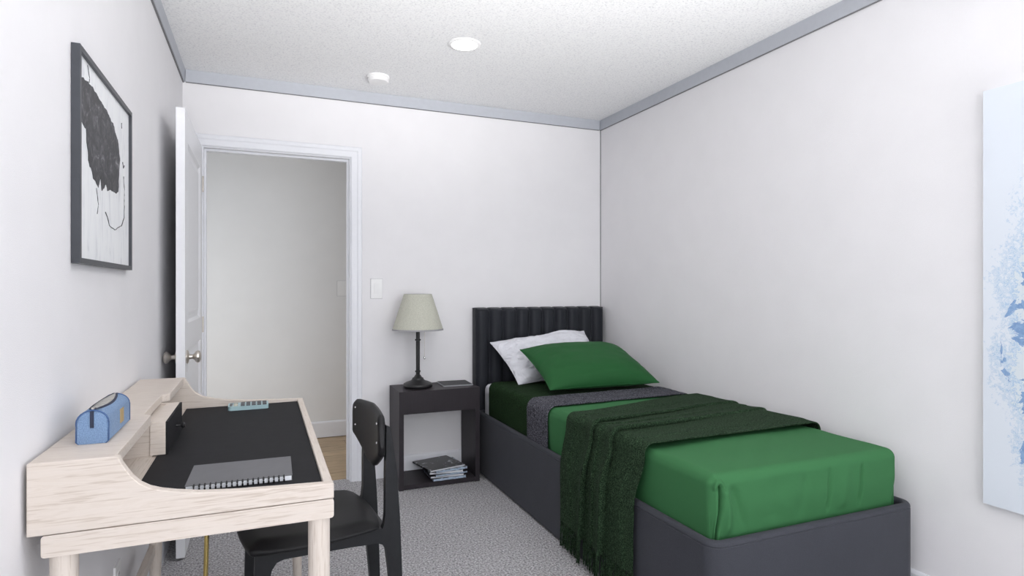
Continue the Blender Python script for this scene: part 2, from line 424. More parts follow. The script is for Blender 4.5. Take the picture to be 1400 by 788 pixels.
casing(YB, 1, 'trim_6'); casing(YB+WT, -1, 'trim_7')

# door leaf, open at a right angle against the left wall, two moulded panels
DX0, DX1, DY0, DY1, DZ0, DZ1 = -0.353, -0.3175, 3.005, 3.818, 0.012, 2.006
def door_leaf():
    bm = bmesh.new()
    ys = [DY0, DY0+.112, DY1-.112, DY1]; zs = [DZ0, .235, .925, 1.045, 1.875, DZ1]
    for x, sg in ((DX0, -1), (DX1, 1)):
        G = [[bm.verts.new((x, y, z)) for z in zs] for y in ys]
        for i in range(3):
            for j in range(5):
                if i == 1 and j in (1, 3):
                    ring = [(ys[1], zs[j]), (ys[2], zs[j]), (ys[2], zs[j+1]), (ys[1], zs[j+1])]
                    prev = [G[1][j], G[2][j], G[2][j+1], G[1][j+1]]
                    for ins, dep in ((.006, .004), (.014, .010), (.030, .010), (.050, .004)):
                        cur = []
                        for (yy, zz), (sy, sz) in zip(ring, ((1, 1), (-1, 1), (-1, -1), (1, -1))):
                            cur.append(bm.verts.new((x-sg*dep, yy+sy*ins, zz+sz*ins)))
                        for k in range(4): bm.faces.new((prev[k], prev[(k+1) % 4], cur[(k+1) % 4], cur[k]))
                        prev = cur
                    bm.faces.new(prev)
                else: bm.faces.new((G[i][j], G[i+1][j], G[i+1][j+1], G[i][j+1]))
        if sg < 0: GA = G
        else:
            for i in range(3):
                bm.faces.new((GA[i][0], GA[i+1][0], G[i+1][0], G[i][0])); bm.faces.new((GA[i][-1], GA[i+1][-1], G[i+1][-1], G[i][-1]))
            for j in range(5):
                bm.faces.new((GA[0][j], GA[0][j+1], G[0][j+1], G[0][j])); bm.faces.new((GA[-1][j], GA[-1][j+1], G[-1][j+1], G[-1][j]))
    return bm
door = struct(obj('door_1', door_leaf(), M['door']))
def knob(sg, reach):
    prof = [(.0, 0), (.031, 0), (.031, .004), (.026, .008), (.012, .011), (.010, .024), (.014, .030), (.024, .036), (.028, .044), (.026, .052), (.014, .058), (0.001, .059)]
    k = reach/.059
    bm = lathe([(max(r, .001), z*k) for r, z in prof], n=28)
    bmesh.ops.rotate(bm, verts=bm.verts, matrix=Matrix.Rotation(sg*PI/2, 3, 'Y'))
    bmesh.ops.translate(bm, verts=bm.verts, vec=(DX1 if sg > 0 else DX0, 3.068, .895))
    o = obj('door_knob', bm, M['nickel'], door, smooth=True); o['label'] = 'round brushed nickel knob'
knob(1, .059); knob(-1, .058)
for hz in (.22, 1.0, 1.8):
    obj('hinge', tube([(-.3145, 3.828, hz-.045), (-.3145, 3.828, hz+.045)], .0055, 10), M['nickel'], door, smooth=True)

# switches and outlet
def switch(name, label, x, z, yw, mat):
    t = thing(name, label, 'light switch', (x, yw, z))
    obj('shadow_backing', boxbm(-.0375, .0375, -.0015, 0, -.0635, .0635), M['tabedge'], t)  # grey sheet that paints the thin shadow outline around the plate
    bm = boxbm(-.036, .036, -.006, -.0015, -.062, .062)
    obj('cover_plate', bm, mat, t, bev=.0025)
    bm = prism([(-.0075, -.033), (-.0105, .033), (-.005, .033), (-.005, -.033)], 'x', -.016, .016)
    obj('rocker', bm, mat, t)
    for zz in (-.049, .049):
        bm = lathe([(.0001, 0), (.003, 0.0), (.003, .0006), (.0001, .0006)], 0, 0, 10)
        bmesh.ops.rotate(bm, verts=bm.verts, matrix=Matrix.Rotation(PI/2, 3, 'X')); bmesh.ops.translate(bm, verts=bm.verts, vec=(0, -.006, zz))
        obj('screw', bm, mat, t)
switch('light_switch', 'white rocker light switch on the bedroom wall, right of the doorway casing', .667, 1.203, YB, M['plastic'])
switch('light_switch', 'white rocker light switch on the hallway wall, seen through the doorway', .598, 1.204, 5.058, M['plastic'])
t = thing('power_outlet', 'white power outlet cover low on the left wall beneath the desk', 'power outlet', (XL, 2.172, .30))
obj('cover_plate', boxbm(0, .006, -.036, .036, -.058, .058), M['plastic'], t, bev=.0025)
for zz in (-.022, .022):
    s_ = obj('socket', prism(rrect(-.016, .016, zz-.014, zz+.014, .008, 4), 'x', .005, .008), M['plastic'], t)
    bm = bmesh.new()
    for yy in (-.006, .006): box(bm, .0075, .0084, yy-.001, yy+.001, zz-.002, zz+.007)
    obj('slots', bm, M['gap'], s_)

# ceiling lamp and smoke detector
t = thing('ceiling_light', 'round lit recessed downlight in the stippled ceiling', 'ceiling light', (.942, 2.884, H))
bm = lathe([(.066, .0), (.083, 0), (.083, -.003), (.078, -.006), (.067, -.007), (.064, -.004)], n=48)
obj('trim_ring', bm, M['plastic'], t, smooth=True)
obj('diffuser', lathe([(.001, -.0035), (.0645, -.0035), (.0655, -.0058), (.050, -.0068), (.001, -.0072)], n=48), M['lamp'], t, smooth=True)
t = thing('smoke_detector', 'small round white smoke detector on the ceiling near the back wall', 'smoke detector', (.622, 3.515, H))
obj('base', lathe([(.001, 0), (.064, 0), (.064, -.010), (.060, -.013), (.001, -.013)], n=40), M['plastic'], t, smooth=True)
obj('cover', lathe([(.001, -.012), (.059, -.012), (.060, -.026), (.054, -.034), (.030, -.037), (.001, -.037)], n=40), M['plastic'], t, smooth=True)

# ------------------------------------------------------------------ pictures
t = thing('framed_picture', 'charcoal framed abstract print with a black paint shape on the left wall', 'picture', (XL, 2.004, 1.526))
hw, hh, fw, fd = .306, .26, .013, .019
bm = bmesh.new()
for (a, d) in (((-hw, -hh), (hw, -hh+fw)), ((-hw, hh-fw), (hw, hh)), ((-hw, -hh+fw), (-hw+fw, hh-fw)), ((hw-fw, -hh+fw), (hw, hh-fw))):
    box(bm, 0.001, fd, a[0], d[0], a[1], d[1])
obj('frame', bm, M['frame'], t)
pr = obj('print', boxbm(.001, .011, -hw+fw, hw-fw, -hh+fw, hh-fw), M['art_white'], t)
def outline(pts, jit, step=.006, seed=0):
    out = []
    for i, p in enumerate(pts):
        q = pts[(i+1) % len(pts)]; L = math.dist(p, q); n = max(1, int(L/step))
        for k in range(n):
            a = k/n; x = p[0]+(q[0]-p[0])*a; y = p[1]+(q[1]-p[1])*a
            out.append((x+jit*fbm((x, y, seed), 30), y+jit*fbm((x, y, seed+9), 30)))
    return out
def art(y, z): return ((y*.976-2.004), z-1.526-.0)
blob = [art(*p) for p in ((1.752, 1.712), (1.853, 1.728), (1.93, 1.722), (2.054, 1.704), (2.13, 1.690), (2.19, 1.655), (2.215, 1.60), (2.20, 1.515), (2.17, 1.488), (2.10, 1.492), (2.054, 1.482), (2.035, 1.50), (1.99, 1.470), (1.975, 1.505), (1.95, 1.478), (1.90, 1.49), (1.845, 1.53), (1.825, 1.60), (1.79, 1.612), (1.752, 1.60))]
blob = [(max(y, -hw+fw+.002), z) for y, z in blob]
bm = prism([(y, z) for y, z in outline(blob, .008)], 'x', .0112, .0120)
obj('painted_shape', bm, M['art_black'], pr)
def stroke(pts, r, bm):
    pts = [Vector((.0114, *p)) for p in pts]; out = []
    for i in range(len(pts)-1):
        for k in range(5):
            a = k/5; p = pts[i].lerp(pts[i+1], a); p.y += .003*fbm(p, 40); p.z += .003*fbm(p+Vector((5, 0, 0)), 40); out.append(p)
    tube(out, [r*(.5+.8*abs(fbm(p, 60))) for p in out], 6, bm)
for pts_, r_ in (
        ([art(*p) for p in ((2.03, 1.42), (2.08, 1.385), (2.15, 1.38), (2.24, 1.40), (2.28, 1.43), (2.285, 1.52), (2.27, 1.57))], .0016),
        ([art(*p) for p in ((1.93, 1.47), (1.95, 1.43), (1.935, 1.40))], .0012),
        ([art(*p) for p in ((1.84, 1.765), (1.86, 1.74), (1.855, 1.725))], .0015),
        ([art(*p) for p in ((2.255, 1.60), (2.27, 1.585), (2.285, 1.60))], .002),
        ([art(*p) for p in ((2.24, 1.72), (2.245, 1.70))], .0018)):
    bm = bmesh.new(); stroke(pts_, r_, bm); obj('ink_line', bm, M['art_black'], pr)
pc = obj('canvas_painting', boxbm(-.021, 0, -1.0, 0, 0, 1.415), M['canvas_blue'], loc=(XR-.001, 1.275, .468), bev=.002)
tag(pc, 'large unframed pale canvas with flecked blue paint on the right wall', 'painting')

# ------------------------------------------------------------------ desk
dk = thing('writing_desk', 'pale limed oak writing desk with black top against the left wall', 'desk', (-.132, 1.946, 0))
def dpart(name, bm, mat, parent=None, **kw):
    bmesh.ops.translate(bm, verts=bm.verts, vec=(.132, -1.946, 0)) if parent is None else bmesh.ops.translate(bm, verts=bm.verts, vec=(.132, -1.946, 0))
    return obj(name, bm, mat, parent or dk, **kw)
DL, DR, DN, DF = -.409, .147, 1.385, 2.512     # left, right, near, far
ZT = .762
side = [(DL, .738), (DR, .738), (DR, .771), (.05, .7745), (-.05, .779), (-.12, .785), (-.163, .7925), (-.19, .799), (-.210, .8065), (-.226, .817), (-.240, .832), (-.250, .848), (-.258, .862), (-.262, .8735), (-.270, .876), (DL, .876)]
dpart('side_panel', prism(side, 'y', DN, DN+.022), M['oak_x'], bev=.0015, seg=1)
dpart('side_panel', prism(side, 'y', DF-.022, DF), M['oak_x'], bev=.0015, seg=1)
dpart('desktop', boxbm(DL, DR-.021, DN+.022, DF-.022, .738, ZT-.002), M['oak_y'])
dpart('front_rail', boxbm(DR-.021, DR-.001, DN+.022, DF-.022, .739, .7705), M['oak_y'], bev=.0015, seg=1)
mat_pts = [(-.25, DN+.0225), (DR-.0215, DN+.0225), (DR-.0215, DF-.0225), (-.258, DF-.0225), (-.258, 1.60), (-.255, 1.50)]
dpart('writing_surface', prism(mat_pts, 'z', ZT-.002, ZT+.001), M['desktop'])['label'] = 'smooth black writing surface'
dpart('back_panel', boxbm(DL, DL+.012, DN+.022, DF-.022, ZT-.002, .852), M['oak_y'])
# upper shelf with a shallow finger scoop above the drawer
YD0, YD1 = 1.825, 2.125
edge = [(-.268, DN+.022), (-.268, YD0-.03)]
for k in range(7):
    a = k/6; edge.append((-.268-.020*sstep(0, 1, a), YD0-.03+.035*a))
for k in range(7):
    a = k/6; edge.append((-.288+.020*sstep(0, 1, a), YD1-.005+.035*a))
edge += [(-.268, DF-.022), (DL, DF-.022), (DL, DN+.022)]
dpart('shelf', prism(edge, 'z', .852, .8755), M['oak_x'], bev=.0012, seg=1)
for yy in (YD0+.004, YD1-.016):
    dpart('divider', boxbm(DL+.012, -.270, yy, yy+.012, ZT-.002, .852), M['oak_x'])
dw = dpart('drawer', boxbm(-.400, -.240, YD0+.017, YD1-.017, ZT+.002, .846), M['oak_x'])
bm = boxbm(-.275, -.2385, YD0, YD1, ZT+.0015, .8505)
dpart('drawer_case', bm, M['oak_x'], bev=.001, seg=1)
dfp = dpart('drawer_front', boxbm(-.2385, -.2325, YD0+.001, YD1-.001, ZT+.0015, .850), M['desktop'], dw)
dfp['label'] = 'black drawer front'
bm = lathe([(.001, 0), (.004, 0), (.003, .006), (.003, .012), (.008, .015), (.009, .019), (.006, .023), (.001, .024)], n=16)
bmesh.ops.rotate(bm, verts=bm.verts, matrix=Matrix.Rotation(PI/2, 3, 'Y')); bmesh.ops.translate(bm, verts=bm.verts, vec=(-.2325, 1.985, .806))
kb = dpart('knob', bm, M['black'], dw, smooth=True)
# aprons below the body
def apron_side(y0, y1): return prism(rrect(-.387, DR, .6945, .7365, .006, 4), 'y', y0, y1)
dpart('apron', apron_side(DN+.001, DN+.024), M['oak_x'])
dpart('apron', apron_side(DF-.024, DF-.001), M['oak_x'])
dpart('apron', boxbm(DR-.024, DR-.002, DN+.024, DF-.024, .6955, .7365), M['oak_y'])
dpart('apron', boxbm(-.386, -.366, DN+.024, DF-.024, .6955, .7365), M['oak_y'])
for lx, ly, bx in ((-.3565, 1.412, -.372), (.1175, 1.412, .128), (-.350, 2.47, -.358), (.113, 2.468, .128)):
    by = ly + (-.004 if ly < 2 else .004)
    bm = tube([(lx, ly, .7365), (lx, ly, .50), ((lx+bx)/2, ly, .25), (bx, by, 0)], [.0235, .0235, .020, .013], 20)
    dpart('leg', bm, M['oak_z'], smooth=True)
dpart('stretcher', boxbm(-.372, -.352, 1.43, 2.46, .255, .292), M['oak_y'], bev=.003)
br = dpart('support_rod', tube([(-.1485, 2.0, .738), (-.1555, 2.0, .40), (-.166, 2.0, 0.0)], .0066, 12), M['brass'], smooth=True)
br['label'] = 'slim brass support rod'

# things on the desk ------------------------------------------------
pcase = thing('pencil_case', 'blue canvas pencil case with open zip on the desk shelf', 'pencil case', (-.334, 1.515, .876))
def case_sec(s=1.0, dz=0):
    w = .029*s; h = .070*s
    pts = [(-w, .004), (-w+.004, 0), (w-.004, 0), (w, .004), (w, .044*s)]
    for k in range(1, 12):
        a = PI*k/12; pts.append((w*math.cos(a)*(1 if True else 0), .044*s+(h-.044*s)*math.sin(a)))
    pts.append((-w, .044*s)); return pts
Lc = .225
bm = bmesh.new(); rings = []
for yy, sc in ((0, .90), (.004, 1.0), (.03, 1.02), (.08, 1.03), (.14, 1.03), (.20, 1.02), (Lc-.004, 1.0), (Lc, .9)):
    rings.append([bm.verts.new((x*sc, yy, z*sc)) for x, z in case_sec()])
n = len(rings[0])
for a, b in zip(rings, rings[1:]):
    for k in range(n):
        bm.faces.new((a[k], a[(k+1) % n], b[(k+1) % n], b[k]))
bm.faces.new(rings[0][::-1]); bm.faces.new(rings[-1])
obj('pouch', bm, M['denim'], pcase, smooth=True)
for yy in (.003, Lc-.003):
    sec = case_sec(1.0); pts = [(x*1.0, yy, z+.0005) for x, z in sec]
    obj('piping', tube(pts, .0017, 6, closed=True), M['denim_dk'], pcase, smooth=True)
def topz(x): return .044+.0268*math.sqrt(max(0, 1-(x/.030)**2))+.0015
# the opening: lining between two zipper tapes
bm = bmesh.new()
def zipx(y): return .0015+.0115*math.sin(PI*min(1, max(0, (y-.005)/(Lc-.02))))**.8
def strip(xa, xb, lift):
    def fn(u, v):
        y = .006+(Lc-.012)*u; x = xa(y)+(xb(y)-xa(y))*v
        return (x, y, topz(x)+lift)
    return grid(fn, 24, 3)
o = obj('lining', strip(lambda y: -zipx(y), lambda y: zipx(y), .0002), M['lining'], pcase, smooth=True); solid(o, .001)
for sg in (-1, 1):
    o = obj('zipper', strip(lambda y: sg*zipx(y), lambda y: sg*(zipx(y)+.0045), .0010), M['navy'], pcase, smooth=True); solid(o, .0012)
obj('zip_tab', boxbm(-.0032, .0032, -.0025, .0015, .034, .069), M['navy'], pcase, bev=.001)
obj('zip_slider', boxbm(-.003, .003, .006, .018, .0715, .0755), M['nickel'], pcase, bev=.001)
obj('badge', boxbm(.0292, .0312, .110, .145, .018, .050), M['tan'], pcase, bev=.0006)

nb = thing('notebook', 'grey spiral notebook lying on the black desk surface', 'notebook', (-.045, 1.555, ZT+.001), math.radians(-1.0))
obj('pages', boxbm(-.108, .108, -.0838, .080, .0012, .0112), M['paper'], nb)
obj('cover', boxbm(-.110, .110, -.0835, .082, .0112, .0126), M['greycover'], nb)
obj('back_cover', boxbm(-.110, .110, -.0835, .082, 0, .0012), M['greycover'], nb)
for k in range(18):
    x = -.092+.184*k/17
    pts = [(x, -.0845+.0062*math.cos(a), 0.0072+.0072*math.sin(a)) for a in [2*PI*j/14 for j in range(14)]]
    obj('ring', tube(pts, .0019, 6, closed=True), M['black'], nb, smooth=True)

ca = thing('calculator', 'small pale teal calculator with dark keys at the far end of the desk', 'calculator', (-.048, 2.425, ZT+.001), math.radians(0.5))
bm = prism(rrect(-.068, .068, -.042, .042, .012, 5), 'z', 0, .014)
obj('body', bm, M['teal'], ca, bev=.003)
obj('display', boxbm(-.050, -.036, -.030, .030, .0138, .0150), M['lcd'], ca)
obj('solar_panel', boxbm(-.063, -.054, -.026, .026, .0138, .0150), M['key'], ca)
for i in range(5):
    for j in range(4):
        x = -.026+i*.0185; y = -.0285+j*.019
        obj('key', boxbm(x, x+.0135, y-.007, y+.007, .0138, .0164), M['key'], ca)

# ------------------------------------------------------------------ chair
ch = thing('desk_chair', 'black wooden chair with padded seat tucked under the desk', 'chair', (.142, 2.10, 0), math.radians(5))
def lat(u): return .183-.034*(u+.18)/.40
def side_piece(pts, sg, th=.026, slices=1):
    bm = bmesh.new()
    A = [bm.verts.new((u, sg*(lat(u)-th/2) - 0, z)) for u, z in pts]; B = [bm.verts.new((u, sg*(lat(u)+th/2), z)) for u, z in pts]
    n = len(pts); bm.faces.new(A); bm.faces.new(B[::-1])
    for i in range(n): bm.faces.new((A[i], B[i], B[(i+1) % n], A[(i+1) % n]))
    return bm
front_leg = [(-.180, .434), (-.184, .25), (-.187, 0), (-.162, 0), (-.150, .20), (-.140, .34), (-.134, .375), (-.120, .394), (-.100, .399), (-.100, .432)]
rail = [(-.102, .4325), (-.102, .3995), (.10, .388), (.190, .380), (.205, .372), (.205, .424)]
rear_leg = [(.204, .424), (.204, .375), (.217, .350), (.226, .28), (.252, 0), (.280, 0), (.274, .20), (.268, .36), (.264, .45), (.254, .60), (.240, .70), (.230, .752), (.218, .758), (.215, .60), (.214, .47), (.210, .436)]
for sg in (-1, 1):
    obj('leg', side_piece(front_leg, sg), M['chair'], ch, bev=.004)
    obj('side_rail', side_piece(rail, sg), M['chair'], ch, bev=.003)
    obj('leg', side_piece(rear_leg, sg), M['chair'], ch, bev=.004)
obj('cross_rail', boxbm(-.168, -.146, -.171, .171, .395, .428), M['chair'], ch, bev=.003)
obj('cross_rail', boxbm(.205, .225, -.138, .138, .385, .420), M['chair'], ch, bev=.003)
# padded seat: a dished cushion with rounded corners
def seat_pt(u, v):
    # u,v in -1..1 square mapped to a rounded plan shape
    k = 1-.10*(u*u*v*v)
    uu = u*math.sqrt(1-.22*v*v); vv = v*math.sqrt(1-.22*u*u)
    X = -.005+.208*uu*1.05; Y = vv*(.228-.022*uu)*1.05
    return X, Y
bm = bmesh.new(); N = 28
def top_z(u, v, X, Y):
    r = max(abs(u), abs(v)); e = 1-sstep(.78, 1.0, r)
    return .448+.020*e-.012*gs(math.hypot(X-.02, Y), .13)*e+.010*(u < 0)*(-u)**2-.006*max(0, u)
T = [[None]*(N+1) for _ in range(N+1)]; Bm = [[None]*(N+1) for _ in range(N+1)]
for i in range(N+1):
    for j in range(N+1):
        u = -1+2*i/N; v = -1+2*j/N; X, Y = seat_pt(u, v)
        T[i][j] = bm.verts.new((X, Y, top_z(u, v, X, Y)))
        if 0 < i < N and 0 < j < N: Bm[i][j] = bm.verts.new((X*.985, Y*.985, .433+.003*(u < 0)))
        else: Bm[i][j] = bm.verts.new((X*.975, Y*.975, .4345))
for i in range(N):
    for j in range(N):
        bm.faces.new((T[i][j], T[i+1][j], T[i+1][j+1], T[i][j+1])); bm.faces.new((Bm[i][j], Bm[i][j+1], Bm[i+1][j+1], Bm[i+1][j]))
for k in range(N):
    for a, b, c, d in ((T[k][0], T[k+1][0], Bm[k+1][0], Bm[k][0]), (T[k][N], T[k+1][N], Bm[k+1][N], Bm[k][N]), (T[0][k], T[0][k+1], Bm[0][k+1], Bm[0][k]), (T[N][k], T[N][k+1], Bm[N][k+1], Bm[N][k])):
        bm.faces.new((a, b, c, d))
# trim the back corners between the posts
for vtx in bm.verts:
    if vtx.co.x > .15 and abs(vtx.co.y) > .12:
        pass
o = obj('seat', bm, M['leather'], ch, smooth='all'); subsurf(o, 1)
# backrest: curved hexagonal pad on the front of the posts
hexo = [(-.205, .695), (-.190, .775), (-.170, .794), (0, .804), (.170, .794), (.190, .775), (.205, .695), (.192, .665), (.055, .602), (.035, .594), (-.035, .594), (-.055, .602), (-.192, .665)]
hexo = [(y*.955, z) for y, z in hexo]
def hex_span(y):
    # z range of the outline at lateral y
    zs_ = []
    n = len(hexo)
    for i in range(n):
        a, b = hexo[i], hexo[(i+1) % n]
        if (a[0]-y)*(b[0]-y) <= 0 and a[0] != b[0]:
            zs_.append(a[1]+(b[1]-a[1])*(y-a[0])/(b[0]-a[0]))
    return min(zs_), max(zs_)
def bx_(y): return .213-.020*(y/.2)**2*1.0
bm = bmesh.new(); NU, NV = 40, 16; F = []; K = []
for i in range(NU+1):
    y = -.1953+.3906*i/NU; lo, hi = hex_span(y); rowF = []; rowK = []
    for j in range(NV+1):
        z = lo+(hi-lo)*j/NV; e = min(1, (1-abs(2*j/NV-1))*6, (1-abs(2*i/NU-1))*10)
        th = .004+.009*math.sqrt(max(0, e))
        rowF.append(bm.verts.new((bx_(y)-th, y, z))); rowK.append(bm.verts.new((bx_(y)+th*.6+.004, y, z)))
    F.append(rowF); K.append(rowK)
for i in range(NU):
    for j in range(NV):
        bm.faces.new((F[i][j], F[i+1][j], F[i+1][j+1], F[i][j+1])); bm.faces.new((K[i][j], K[i][j+1], K[i+1][j+1], K[i+1][j]))
    for j in (0, NV): bm.faces.new((F[i][j], F[i+1][j], K[i+1][j], K[i][j]))
for j in range(NV):
    for i in (0, NU): bm.faces.new((F[i][j], F[i][j+1], K[i][j+1], K[i][j]))
bk = obj('backrest', bm, M['leather'], ch, smooth='all')
for sy in (-1, 1):
    for zz in (.702, .765):
        bm = lathe([(.001, 0), (.0042, 0), (.0035, .002), (.001, .003)], n=12)
        bmesh.ops.rotate(bm, verts=bm.verts, matrix=Matrix.Rotation(-PI/2, 3, 'Y'))
        y = sy*.150; bmesh.ops.translate(bm, verts=bm.verts, vec=(bx_(y)-.0130, y, zz))
        obj('screw', bm, M['chrome'], bk, smooth=True)

# ------------------------------------------------------------------ nightstand and its things
ns = thing('nightstand', 'espresso open cube nightstand between the doorway and the bed', 'nightstand', (1.0, 3.675, 0))
NX0, NX1, NY0, NY1, NZ = .747, 1.253, 3.53, 3.817, .588
def npart(name, a, **kw):
    bm = boxbm(a[0]-1.0, a[1]-1.0, a[2]-3.675, a[3]-3.675, a[4], a[5]); return obj(name, bm, M['espresso'], ns, bev=.0015, seg=1, **kw)
npart('side_panel', (NX0, NX0+.028, NY0, NY1, 0, NZ-.018))
npart('side_panel', (NX1-.028, NX1, NY0, NY1, 0, NZ-.018))
npart('top', (NX0, NX1, NY0, NY1, NZ-.018, NZ))
npart('drawer', (NX0+.028, NX1-.028, NY0+.001, NY1-.004, .452, NZ-.018))
npart('bottom_shelf', (NX0+.028, NX1-.028, NY0+.002, NY1-.002, .004, .030))

lp = thing('table_lamp', 'black table lamp with a linen shade and pull chain on the nightstand', 'lamp', (.892, 3.662, NZ))
obj('base', lathe([(.001, 0), (.072, 0), (.088, .006), (.092, .016), (.088, .026), (.068, .036), (.045, .044), (.036, .052), (.034, .060), (.024, .066), (.018, .076), (.012, .082)], n=40), M['black'], lp, smooth=True)
obj('stem', lathe([(.012, .080), (.013, .095), (.017, .098), (.017, .104), (.012, .108), (.0125, .29), (.018, .293), (.018, .300), (.012, .303), (.012, .40), (.006, .41), (.004, .56)], n=24), M['black'], lp, smooth=True)
bm = bmesh.new()
hb, ht, rb, rt = .357, .581, .158, .086
rings = []
for rr, zz in ((rb, hb), (rt, ht), (rt-.002, ht), (rb-.002, hb)):
    rings.append([bm.verts.new((rr*math.cos(2*PI*k/48), rr*math.sin(2*PI*k/48), zz)) for k in range(48)])
for a in range(4):
    A, B = rings[a], rings[(a+1) % 4]
    for k in range(48): bm.faces.new((A[k], A[(k+1) % 48], B[(k+1) % 48], B[k]))
sh = obj('lamp_shade', bm, M['shade'], lp, smooth=True)
for rr, zz, dz in ((rb+.0005, hb, .010), (rt+.0005, ht-.010, .011)):
    bm = bmesh.new(); q = []
    sl = (rb-rt)/(ht-hb)
    for r2, z2 in ((rr, zz), (rr-sl*dz+.0008, zz+dz), (rr-sl*dz-.004, zz+dz), (rr-.0035, zz)):
        q.append([bm.verts.new((r2*math.cos(2*PI*k/48), r2*math.sin(2*PI*k/48), z2)) for k in range(48)])
    for a in range(4):
        A, B = q[a], q[(a+1) % 4]
        for k in range(48): bm.faces.new((A[k], A[(k+1) % 48], B[(k+1) % 48], B[k]))
    obj('shade_trim', bm, M['shadetrim'], sh, smooth=True)
obj('shade_ring', tube([(-rt, 0, ht-.004), (0, 0, ht-.02), (rt, 0, ht-.004)], .0015, 6), M['nickel'], sh)
chn = obj('pull_chain', tube([(.042, 0, hb+.04), (.042, 0, .19)], .0012, 6), M['nickel'], lp)
obj('chain_bead', lathe([(.001, .172), (.005, .174), (.0075, .181), (.006, .189), (.002, .193)], .042, 0, 16), M['chrome'], chn, smooth=True)

tb = thing('slim_notebook', 'thin dark slate notebook with a pale edge on the nightstand top', 'notebook', (1.146, 3.712, NZ), math.radians(-3))
obj('pages', prism(rrect(-.097, .097, -.095, .095, .006, 3), 'z', 0, .006), M['tabedge'], tb)
obj('cover', prism(rrect(-.092, .092, -.090, .090, .006, 3), 'z', .006, .0075), M['tablet'], tb)

# magazine pile inside the nightstand
mags = [
 ('lowest pale blue magazine of the pile in the nightstand', .005, -.004, .014, 1, 'mag_blue', 'bluepaper'),
 ('second magazine from the bottom of the nightstand pile, white page edges', .000, .006, .012, -3, 'mag_dark', 'paper'),
 ('third magazine from the bottom of the nightstand pile, dark cover', .012, .000, .011, 4, 'mag_dark', 'bluepaper'),
 ('fourth magazine from the bottom of the nightstand pile, blue grey cover', -.002, .004, .013, -5, 'mag_blue', 'paper'),
 ('fifth magazine of the nightstand pile, just below the topmost one', .010, .002, .012, 6, 'mag_blue', 'bluepaper'),
 ('topmost black glossy magazine of the nightstand pile, slipped to the left', -.028, .008, .010, 13, 'mag_black', 'paper')]
z = .0305
for lab, dx, dy, th, rz, cm, pm in mags:
    t = thing('magazine', lab, 'magazine', (1.055+dx, 3.660+dy, z), math.radians(rz), 'magazines in the nightstand')
    w_, d_ = (.105, .118) if cm != 'mag_black' else (.122, .122)
    def bend(bm, top=cm == 'mag_black'):
        return bm
    obj('pages', boxbm(-w_+.002, w_-.002, -d_+.002, d_-.002, .0008, th-.0008), M[pm], t)
    bm = bmesh.new(); box(bm, -w_, w_, -d_, d_, 0, .0008); box(bm, -w_, w_, -d_, d_, th-.0008, th); box(bm, -w_, -w_+.0012, -d_, d_, 0, th)
    obj('cover', bm, M[cm], t)
    z += th

# ------------------------------------------------------------------ bed
bed = thing('upholstered_bed', 'charcoal upholstered single bed with channelled headboard in the corner', 'bed', (1.785, 2.66, 0))
BX0, BX1, BY0, BY1, BZ = 1.301, 2.268, 1.487, 3.742, .402
def loft_ring(prof, r0, n=8):
    """rounded-rectangle loops, inset and height from a profile"""
    bm = bmesh.new(); loops = []
    for ins, z in prof:
        loops.append([bm.verts.new((x-1.785, y-2.66, z)) for x, y in rrect(BX0+ins, BX1-ins, BY0+ins, BY1-ins, max(.004, r0-ins), n)])
    m = len(loops[0])
    for a, b in zip(loops, loops[1:]+loops[:1]):
        for k in range(m): bm.faces.new((a[k], a[(k+1) % m], b[(k+1) % m], b[k]))
    return bm
fr = obj('base', loft_ring([(.006, .006), (0, .012), (0, .20), (0, BZ-.022), (.0022, BZ-.0195), (.0022, BZ-.0180), (0, BZ-.0155), (.0018, BZ-.008), (.007, BZ-.002), (.015, BZ), (.022, BZ-.001), (.028, BZ-.006), (.030, BZ-.014), (.030, .05), (.030, .006)], .055), M['bedfab'], bed, smooth=True)
obj('slat_platform', boxbm(BX0+.030-1.785, BX1-.030-1.785, BY0+.030-2.66, BY1-.030-2.66, .26, .285), M['espresso'], bed)
# headboard, ten vertical channels
HX0, HX1, HZ = 1.304, 2.284, 1.076
NC = 10
def head_fn(u, v):
    x = HX0+(HX1-HX0)*u
    c = (u*NC) % 1.0 if u < 1 else 1.0
    k = abs(2*c-1); d = .028*(1-k**3)
    z = .30+(HZ-.30)*min(1, v/.86)
    y = 3.760-d
    if v > .86:                           # roll over the top
        a = (v-.86)/.14*PI/2
        y = 3.760-d*math.cos(a)+.055*math.sin(a)*(.9); z = HZ-.012+.012*math.sin(a)-.004*k**6
    else: z -= .012*sstep(.80, .86, v)*1.0
    ex = sstep(0, .012, u)*sstep(0, .012, 1-u)
    y = y+(1-ex)*.02
    return (x-1.785, y-2.66, z)
bm = grid(head_fn, 200, 40)
hb_ = obj('headboard', bm, M['headfab'], bed, smooth='all')
bm = boxbm(HX0-1.785+.002, HX1-1.785-.002, 3.762-2.66, 3.826-2.66, .0, HZ-.006)
obj('headboard_back', bm, M['headfab'], bed, bev=.008, seg=3)

